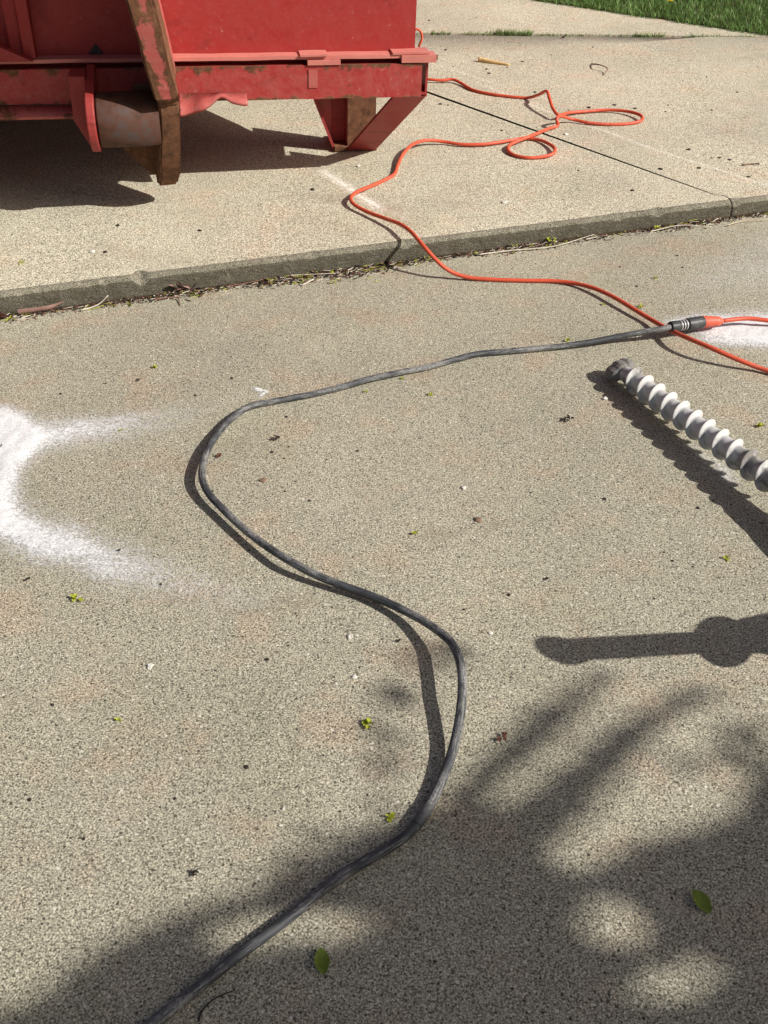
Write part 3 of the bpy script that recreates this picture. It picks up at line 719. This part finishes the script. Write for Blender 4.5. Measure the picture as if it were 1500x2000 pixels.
def bud(size, seed, flat=1):
    r = random.Random(seed); b = MB(); size *= 1.0
    for k in range(r.randint(8, 13)):
        leaflet(b, (r.uniform(-.4, .4)*size, r.uniform(-.3, .3)*size, r.uniform(.05, .4)*size*flat), size*r.uniform(.35, .75), size*r.uniform(.25, .5), r.uniform(0, 6.28), r.uniform(-.9, .3)*flat, r.uniform(.2, 1.0))
    return b
buds = [(150, 1171, .014, 'between the dust fan and the left edge'), (232, 1407, .007, 'alone in the lower left of the pavement'), (718, 1418, .014, 'left of the black cable loop'),
        (762, 1598, .012, 'in shade just above the mended part of the black cable'), (840, 771, .010, 'inside the top bend of the black cable'), (785, 741, .008, 'touching the black cable on its near side'),
        (810, 1043, .010, 'in the middle of the pavement'), (1418, 1092, .010, 'near the drill bit shadow'), (1107, 668, .011, 'on the far side of the black cable'),
        (1252, 601, .011, 'beside the orange cord before the crossing'), (1484, 834, .012, 'behind the drill bit at the right edge'), (1280, 545, .009, 'between kerb and orange cord'), (303, 719, .010, 'left of the black cable bend near the top dust plume'),
        (1178, 596, .008, 'on the cord shadow'), (236, 842, .008, 'on the upper dust plume'), (714, 766, .007, 'below the straight black cable')]
for i, (u, v, s, wh) in enumerate(buds):
    put('fallen_bud', bud(s, i), M['lime'], near(u, v), 'small yellow-green tree bud lying ' + wh, 'bud', 'yellow-green buds fallen on the pavement', rg.uniform(0, 6))
p = far(43, 515); put('fallen_bud', bud(.012, 55), M['lime'], p, 'small yellow-green tree bud on the raised slab at the left edge', 'bud', 'yellow-green buds fallen on the pavement')
for (u, v, l, wd, az, lab) in [(629, 1880, .030, .018, 1.75, 'oval green leaf lying in shade below the black cable'), (1368, 1766, .032, .02, 2.1, 'oval olive leaf lying in shade at the lower right')]:
    b = MB(); leaflet(b, (-.015, 0, .002), l, wd, 0, -.12, .45, n=10); put('leaf', b, M['green'], near(u, v), lab, 'leaf', None, az)
peb = [(515, 938, .007, 'pebble', 'rounded brown pebble inside the black cable bend'), (935, 1015, .0075, 'pebble', 'flat brown pebble in the middle of the pavement'),
       (293, 1301, .006, 'white', 'white chip alone on the left half of the pavement'), (684, 1243, .006, 'white', 'white chip left of the cable arc'), (692, 1322, .005, 'white', 'faint white chip below the chip left of the cable arc'),
       (1182, 778, .007, 'white', 'small white stone chip in the drill bit shadow'), (905, 952, .006, 'white', 'pale chip in the middle of the pavement'), (780, 1252, .006, 'crumb', 'dark flake left of the cable arc'), (270, 743, .006, 'crumb', 'dark stone chip above the upper dust plume'),
       (428, 893, .010, 'rcrumb', 'red-brown bud scale beside the black cable bend'), (540, 857, .010, 'crumb', 'dark olive clump inside the black cable bend'), (1110, 820, .012, 'crumb', 'dark moss clump left of the drill bit'), (983, 1440, .011, 'rcrumb', 'curled red-brown bud scale on the shadow edge'),
       (4, 872, .011, 'crumb', 'dark clump standing in for the drilled hole in the white dust at the left edge'), (232, 1076, .005, 'crumb', 'dark chip in the lower dust plume'), (55, 1132, .006, 'crumb', 'brown crumb below the lower dust plume'), (958, 1236, .004, 'white', 'tiny pale chip right of the cable arc'), (1068, 1130, .006, 'crumb', 'dark smudge of dirt below the drill bit'), (378, 1705, .007, 'crumb', 'dark crumb beside the shade edge at lower left')]  # dark clump in the left dust is added in place of a drilled hole
for i, (u, v, s, mk, lab) in enumerate(peb):
    put('pebble' if mk in ('pebble', 'white') else 'crumb', lump(s*.85, i*3.1, 2, .5, .7) if mk in ('pebble', 'white') else bud(s*1.15, i+70, .6), M[mk], near(u, v, s*.25), lab, 'pebble' if mk in ('pebble', 'white') else 'crumb', None, rg.uniform(0, 6))
crm = lump(.0032, 77, 1, .6, .5); crm.materials.append(M['crumb'])
spots = [(120, 765), (205, 750), (385, 770), (412, 748), (455, 735), (560, 817), (533, 886), (553, 898), (608, 975), (578, 943), (555, 963), (417, 955), (412, 978), (450, 700), (566, 870), (1040, 965), (1180, 975), (925, 740), (1300, 1075), (1356, 1105), (1310, 1092), (490, 1078), (312, 1143), (640, 900), (700, 880), (1280, 1165), (140, 920), (90, 835), (60, 842), (120, 990), (360, 860), (905, 1190), (990, 1165), (1360, 990), (1240, 560), (1320, 500), (1210, 520), (930, 470), (1330, 520), (1390, 545), (100, 1380), (60, 1560), (160, 1640), (480, 1500), (340, 1560), (520, 1290)]
for i, (u, v) in enumerate(spots):
    o = put('crumb', crm, M['crumb'], near(u+rg.uniform(-4, 4), v+rg.uniform(-4, 4), .0008), 'tiny dark crumb lying on the lower pavement', 'crumb', 'dark crumbs on the lower pavement', rg.uniform(0, 6)); k = rg.uniform(.5, 1.25); o.scale = (k, k, k)
spots2 = [(838, 40), (870, 97), (885, 130), (955, 143), (950, 135), (990, 132), (1158, 92), (1077, 107), (1020, 120), (1110, 215), (1150, 210), (1165, 218), (1200, 205), (1240, 212), (1300, 218), (1346, 217), (1390, 215), (1345, 292), (1390, 308), (1405, 308), (1425, 312), (1365, 328), (1235, 372), (980, 255), (990, 258), (1045, 180), (1130, 333), (1480, 320), (1462, 345), (875, 205), (860, 203), (710, 262), (640, 238), (700, 325), (930, 35), (1100, 72), (610, 370), (390, 450), (230, 440), (205, 492), (1305, 205), (1290, 330), (1440, 180), (1380, 150)]
for i, (u, v) in enumerate(spots2):
    o = put('crumb', crm, M['crumb'], far(u, v, .0008), 'tiny dark crumb lying on the raised slab', 'crumb', 'dark crumbs on the raised slab', rg.uniform(0, 6)); k = rg.uniform(.7, 2.3); o.scale = (k*1.3, k, k)
for (u, v, lab) in [(180, 491, 'white chip lying on the raised slab near the kerb edge'), (700, 324, 'white chip between the dumpster leg and the orange cord'), (1105, 262, 'white chip on the slab near the cord loops'), (985, 395, 'pale chip on the slab behind the kerb')]:
    put('pebble', lump(.007, u, 2, .5), M['white'], far(u, v, .002), lab, 'pebble')
def stick(name, pts, r, mat, label, cat, group=None):
    b = MB(); P = spline(pts, .006); nn = len(P); b.tube(P, [r*(1-.5*i/nn) for i in range(nn)], 6); o = b.build(name, mat, smooth=True); return tag(o, label, cat, group)
stick('wood_splinter', [far(935, 116, .008), far(962, 121, .006), far(995, 127, .003)], .010, M['yellow'], 'pale yellow wood splinter on the slab behind the dumpster corner', 'splinter')
stick('twig', [far(1155, 125, .003), far(1172, 127, .02), far(1186, 133, .015), far(1180, 146, .003)], .003, M['brown'], 'thin curled brown twig on the far part of the slab', 'twig')
stick('twig', [far(1450, 322, .003), far(1470, 320, .003), far(1482, 320, .006)], .003, M['brown'], 'dark twig on the slab at the right edge', 'twig')
stick('stem', [near(388, 1995, .001), near(394, 1975, .002), (near(420, 1950, .002)), near(460, 1933, .003)], .0011, M['crumb'], 'hair-thin dark stem at the bottom edge beside the black cable', 'stem')
tw = [([(340, 605, .003), (375, 598, .006), (392, 570, .03), (412, 545, .05)], .003, 'x'),]
stick('twig', [near(158, 606, .004), near(180, 600, .006), near(196, 592, .012), near(211, 577, .03)], .0020, M['twig'], 'pale bent twig leaning up against the kerb face at the left', 'twig')
stick('twig', [near(935, 497, .005), near(1000, 489, .006), near(1080, 481, .007), near(1160, 458, .014)], .0016, M['twig'], 'long pale straw lying along the kerb foot right of the cord', 'twig')
stick('twig', [near(535, 540, .006), near(580, 537, .007), near(655, 534, .007)], .0014, M['twig'], 'pale straw along the kerb foot left of the cord shadow', 'twig')
stick('twig', [near(440, 560, .005), near(500, 549, .007), near(545, 536, .006)], .0016, M['brown'], 'thin brown twig along the kerb foot beside the short vertical seam', 'twig')
stick('twig', [near(590, 557, .004), near(600, 552, .006), near(612, 545, .010)], .002, M['twig'], 'short pale straw propped at the kerb foot', 'twig')
stick('twig', [near(300, 585, .004), near(345, 581, .005), near(352, 596, .002)], .0022, M['brown'], 'hooked brown stem by the crumpled leaf', 'twig')
stick('twig', [near(1270, 452, .006), near(1330, 440, .007), near(1390, 443, .004)], .0014, M['twig'], 'pale straw in the litter near the slab joint', 'twig')
stick('twig', [near(1420, 440, .006), near(1450, 432, .006), near(1500, 428, .008)], .0014, M['dry'], 'dry straw at the kerb foot right of the joint', 'twig')
# curled and crumpled leaves at the kerb
b = MB(); n = 14; vs = []
for i in range(n+1):
    t = i/n; rr = .022*(1-.75*ss(.55, 1, t))
    for k in range(11):
        a = lerp(1.75, 6.3, k/10); vs.append((t*.115, -cos(a)*rr*.8, .017+sin(a)*rr*(1-.2*t)-.002))
b.add(vs, [(i*11+k, i*11+k+1, (i+1)*11+k+1, (i+1)*11+k) for i in range(n) for k in range(10)])
p = near(34, 617); put('dead_leaf', b, M['pinkleaf'], p+Vector((0, .012, .004)), 'rolled-up pinkish brown dead leaf against the kerb at the left edge', 'leaf', None, math.atan2(KD.y, KD.x)-.02)
b = MB(); r = random.Random(4)
for k in range(9): leaflet(b, (r.uniform(-.03, .03), r.uniform(-.008, .008), r.uniform(.0, .012)), r.uniform(.025, .05), r.uniform(.012, .022), r.uniform(-.6, .9)+(pi if k % 2 else 0), r.uniform(-.8, .1), r.uniform(.3, .8))
put('dead_leaf', b, M['pinkleaf'], near(352, 571)+Vector((0, 0, .004)), 'crumpled brown dead leaf at the kerb foot', 'leaf', None, .3)
b = MB()
for k in range(5): leaflet(b, (r.uniform(-.02, .02), r.uniform(-.01, .01), r.uniform(.0, .008)), r.uniform(.02, .04), r.uniform(.012, .02), r.uniform(0, 6), r.uniform(-.6, .1), r.uniform(.3, .7))
put('dead_leaf', b, M['rcrumb'], near(4, 622)+Vector((0, 0, .003)), 'rusty red dead leaf cut by the left edge below the kerb', 'leaf', None, .3)
# loose litter along the kerb foot
b = MB(); r = random.Random(9)
def dens(s):
    u, v, z = proj(kline(s)); 
    return .22 + 1.7*math.exp(-((u-690)/70)**2) + .8*math.exp(-((u-560)/60)**2)+.5*math.exp(-((u-360)/60)**2)+.5*math.exp(-((u-1330)/60)**2)+.35*math.exp(-((u-1020)/90)**2)+.3*math.exp(-((u-20)/60)**2)+.25*math.exp(-((u-230)/90)**2)
cnt = 0
while cnt < 4200:
    s = r.uniform(-.2, 1.55*1.5)
    if r.random() > dens(s): continue
    cnt += 1; dd = abs(r.gauss(0, .010))*(1+.8*dens(s)); c = kline(s, -dd-.001); h = max(.0005, .009*math.exp(-dd/.014)*r.random()*min(1, dens(s)*1.3)); c.z = h
    q = r.random()
    if q < .76: leaflet(b, c, r.uniform(.004, .013), r.uniform(.002, .006), r.uniform(0, 6.28), r.uniform(-.6, .3), r.uniform(.1, .6), r.choice([0, 0, 1, 1, 1, 1, 4]), 3)
    elif q < .95:
        az = math.atan2(KD.y, KD.x)+r.gauss(0, .5); l = r.uniform(.006, .026); b.tube([c, c+Vector((cos(az)*l, sin(az)*l, r.uniform(0, .004)))], r.uniform(.0004, .0011), 4, True, r.choice([2, 2, 3, 1]))
    else: leaflet(b, c, r.uniform(.004, .008), r.uniform(.003, .005), r.uniform(0, 6.28), r.uniform(-.6, .2), .3, r.choice([3, 2, 0, 0]), 3)
o = b.build('leaf_litter', [M['brown'], M['crumb'], M['twig'], M['lime'], M['rcrumb']]); tag(o, 'loose bits of dead leaf and straw along the foot of the kerb', 'litter', kind='stuff')
b = MB(); b.add([tuple(kline(-4, .0005)+Vector((0, 0, .0025))), tuple(kline(9, .0005)+Vector((0, 0, .0025)))], []); 
n = 260; vs = []
for i in range(n+1):
    s = -.6+3.2*i/n; wd = .006+.006*noise.noise(Vector((s*14, 0, 0)))+.012*dens(s)*max(0, .4+noise.noise(Vector((s*30, 3, 0))))
    a = kline(s, .002); c = kline(s, -max(.002, wd)); vs += [(a.x, a.y, .007), (c.x, c.y, .0012)]
b = MB(); b.add(vs, [(2*i, 2*i+1, 2*i+3, 2*i+2) for i in range(n)]); tag(b.build('dirt_line', M['soil']), 'dark dirt gathered in the kerb corner', 'dirt', kind='stuff')
# weeds in the gap
def weed(name, loc, n, l, mats, label, seed, up=.5):
    r = random.Random(seed); b = MB()
    for k in range(n):
        a = r.uniform(0, 6.28); hh = r.uniform(.2, 1)*l*up; q = Vector((cos(a)*r.uniform(0, l*.7), sin(a)*r.uniform(0, l*.4), hh))
        b.tube([(0, 0, 0), tuple(q)], .0006, 4, True, 1); leaflet(b, q, l*r.uniform(.3, .5), l*r.uniform(.2, .34), r.uniform(0, 6.28), r.uniform(-.6, .3), .3, 0, 4)
    o = b.build(name, mats); o.location = loc; return tag(o, label, 'weed', 'small weeds along the kerb')
for i, (u, v, l, lab) in enumerate([(829, 506, .022, 'tiny bright weed at the kerb foot just left of the orange cord'), (811, 512, .014, 'smallest weed at the kerb foot left of the orange cord'), (1080, 472, .03, 'bright green weed at the kerb foot halfway to the joint'), (1004, 482, .022, 'yellow-green weed at the kerb foot right of the orange cord'), (925, 496, .018, 'small weed at the kerb foot just right of the orange cord'), (1282, 448, .022, 'weed in the kerb litter left of the slab joint'), (651, 552, .014, 'yellow weed seedling in the litter left of the cord shadow'), (1130, 464, .018, 'small weed at the kerb foot beyond the long straw')]):
    p = near(u, v+2); p.z = .001; weed('weed', p, 7, l, [M['lime'], M['dry']], lab, i)
vs = []; fs = []; tone = []
rg = random.Random(21)
for (u0, u1, k, hh) in ((840, 880, 50, .02), (905, 960, 90, .016), (965, 1040, 300, .026), (1040, 1120, 60, .014), (1120, 1240, 40, .018), (1240, 1300, 90, .022), (1340, 1480, 110, .016)):
    for i in range(k):
        u = rg.uniform(u0, u1); p = FA+FD*((far(u, 66+.011*(u-850)).x-FA.x)/FD.x) + FNn*rg.uniform(-.006, .008); p.z = FZ(p.x)-.004
        h = hh*rg.uniform(.4, 1.2); blade(p, h, rg.uniform(.001, .002), (rg.uniform(0, h*1.3), rg.uniform(0, 6.28)), rg.uniform(0, 3), rg.choice([.6, .8, .9, .94, .98, 1, 1]))
me = bpy.data.meshes.new('joint_grass'); me.from_pydata(vs, [], fs); me.materials.append(M['grass'])
me.attributes.new('tone', 'FLOAT', 'POINT').data.foreach_set('value', tone)
g = bpy.data.objects.new('joint_grass', me); COL.objects.link(g); tag(g, 'thin grass growing out of the far slab joint', 'grass', kind='stuff')
p = far(1304, 26); b = MB(); r = random.Random(2)
for k in range(16): leaflet(b, (0, 0, 0), .022, .007, k*.39+r.uniform(0, .2), -r.uniform(.1, .7), .2, 0, 4)
b.tube([(0, 0, 0), (.004, 0, -.05)], .0012, 5, True, 1)
o = b.build('dandelion', [M['flower'], M['green']]); o.location = Vector((p.x, p.y, FZ(p.x)+.052)); tag(o, 'single yellow dandelion in the lawn', 'flower')

# ------------------------------------------------------------------ tree past the right edge, whose crown shades the foreground
def inpoly(u, v, P):
    c = False; j = len(P)-1
    for i in range(len(P)):
        if (P[i][1] > v) != (P[j][1] > v) and u < (P[j][0]-P[i][0])*(v-P[i][1])/(P[j][1]-P[i][1])+P[i][0]: c = not c
        j = i
    return c
DARK = [(-80, 2010), (60, 1955), (130, 1900), (230, 1835), (330, 1790), (430, 1760), (500, 1735), (570, 1690), (640, 1650), (720, 1612), (800, 1585), (870, 1560), (920, 1510), (970, 1460), (1040, 1400), (1110, 1345), (1180, 1300),
        (1230, 1300), (1170, 1345), (1110, 1405), (1060, 1460), (1000, 1515), (955, 1545), (940, 1570), (985, 1580), (1060, 1535), (1130, 1475), (1190, 1425), (1260, 1385), (1340, 1345), (1400, 1330), (1430, 1345), (1350, 1385), (1280, 1425), (1220, 1485), (1175, 1545), (1120, 1610), (1070, 1665), (1085, 1698), (1150, 1702), (1200, 1675), (1260, 1640), (1350, 1620), (1420, 1600), (1450, 1550), (1475, 1510), (1520, 1480), (1700, 1400), (1900, 1500), (1900, 2600), (-300, 2600)]
LIGHT = [[(380, 1845), (400, 1812), (500, 1790), (620, 1780), (745, 1792), (700, 1828), (560, 1842), (440, 1858)], [(1128, 1790), (1165, 1752), (1225, 1762), (1275, 1812), (1265, 1850), (1200, 1850), (1145, 1835)],
         [(1200, 1945), (1280, 1892), (1360, 1868), (1415, 1885), (1405, 1930), (1320, 1955), (1240, 1968)], [(1455, 1610), (1475, 1615), (1498, 1645), (1480, 1642)]]
def wanted(u, v):
    if not inpoly(u, v, DARK): return False
    return not any(inpoly(u, v, L) for L in LIGHT)
def streak(u, v):                    # thin twigs that only half shade the ground
    for (a, c, wd) in (((1520, 1420), (1360, 1450), 12), ((1520, 1462), (1270, 1510), 14), ((770, 1340), (735, 1540), 32), ((800, 1270), (890, 1285), 22), ((640, 1610), (560, 1700), 30)):
        dx, dy = c[0]-a[0], c[1]-a[1]; t = max(0, min(1, ((u-a[0])*dx+(v-a[1])*dy)/(dx*dx+dy*dy)))
        if math.hypot(u-a[0]-dx*t, v-a[1]-dy*t) < wd: return True
    return False
gc = Vector((.45, .55, 0)); cc = gc + TOSUN*4.0; RX, RZ = .95, .95
vs = []; fs = []; rg = random.Random(5); tries = 0; cnt = 0
while tries < 76000:
    tries += 1
    d = Vector((rg.gauss(0, 1), rg.gauss(0, 1), rg.gauss(0, 1))).normalized()*(rg.random()**.38)
    if noise.noise(d*3.2+Vector((5, 0, 0))) < -.38: continue
    p = cc + Vector((d.x*RX, d.y*RX, d.z*RZ))
    if tries > 50000:                # inner twigs, thick with leaves
        q = near(rg.uniform(-60, 1560), rg.uniform(1290, 2060)); p = q + TOSUN*(3.9+rg.gauss(0, .45))
    gq = p - TOSUN*(p.z/TOSUN.z)
    if gq.y > -.2:
        u, v, z = proj(gq)
        if z > .2 and -150 < u < 1650 and v < 2100:
            m_ = 12 if tries > 50000 else 22
            if not (all(wanted(u+a, v+c) for a, c in ((m_, 0), (-m_, 0), (0, m_), (0, -m_))) or (streak(u, v) and rg.random() < (.04 if u < 1000 else .12))): continue
    elif gq.y > 1.2: continue
    l = rg.uniform(.018, .032) if tries > 50000 else rg.uniform(.035, .055); az = rg.uniform(0, 6.28)
    ax_ = Vector((rg.gauss(0, 1), rg.gauss(0, 1), rg.gauss(0, .6))).normalized(); bx = ax_.orthogonal().normalized(); bx.rotate(Matrix.Rotation(rg.uniform(0, 6.28), 3, ax_))
    if rg.random() < .55:            # most blades turn their face to the light
        nrm = (TOSUN + Vector((rg.gauss(0, .35), rg.gauss(0, .35), rg.gauss(0, .35)))).normalized(); ax_ = nrm.orthogonal().normalized(); ax_.rotate(Matrix.Rotation(rg.uniform(0, 6.28), 3, nrm)); bx = nrm.cross(ax_)
    o = len(vs); vs += [p-ax_*l*.5, p-bx*l*.3, p+ax_*l*.5, p+bx*l*.3]; fs.append((o, o+1, o+2, o+3)); cnt += 1
print('leaves', cnt)
tr = empty('tree', (cc.x, cc.y-1.1, -.01)); tag(tr, 'young leafy tree beside the pavement, past the right edge, casting dappled shade', 'tree')
b = MB(); b.add(vs, fs); kid(b.build('crown', M['tree']), tr)
b = MB(); base = tr.location.copy(); fork = base+Vector((-.05, .15, 1.5))
TP = spline([base, base+Vector((.03, .03, .7)), fork], .1); b.tube(TP, [.075-.0015*i for i in range(len(TP))], 12)
for k in range(7):
    e = Vector((.2+.14*k, .12+.28*((k*3) % 4)/4, 0)) + TOSUN*(3.6+.2*(k % 3))
    P = spline([fork-Vector((0, 0, .1)), lerp(fork, e, .5)+Vector((.15, -.25, .05)), e], .1); b.tube(P, [.033*(1-.8*i/len(P)) for i in range(len(P))], 8)
kid(b.build('trunk', M['bark'], smooth=True), tr)
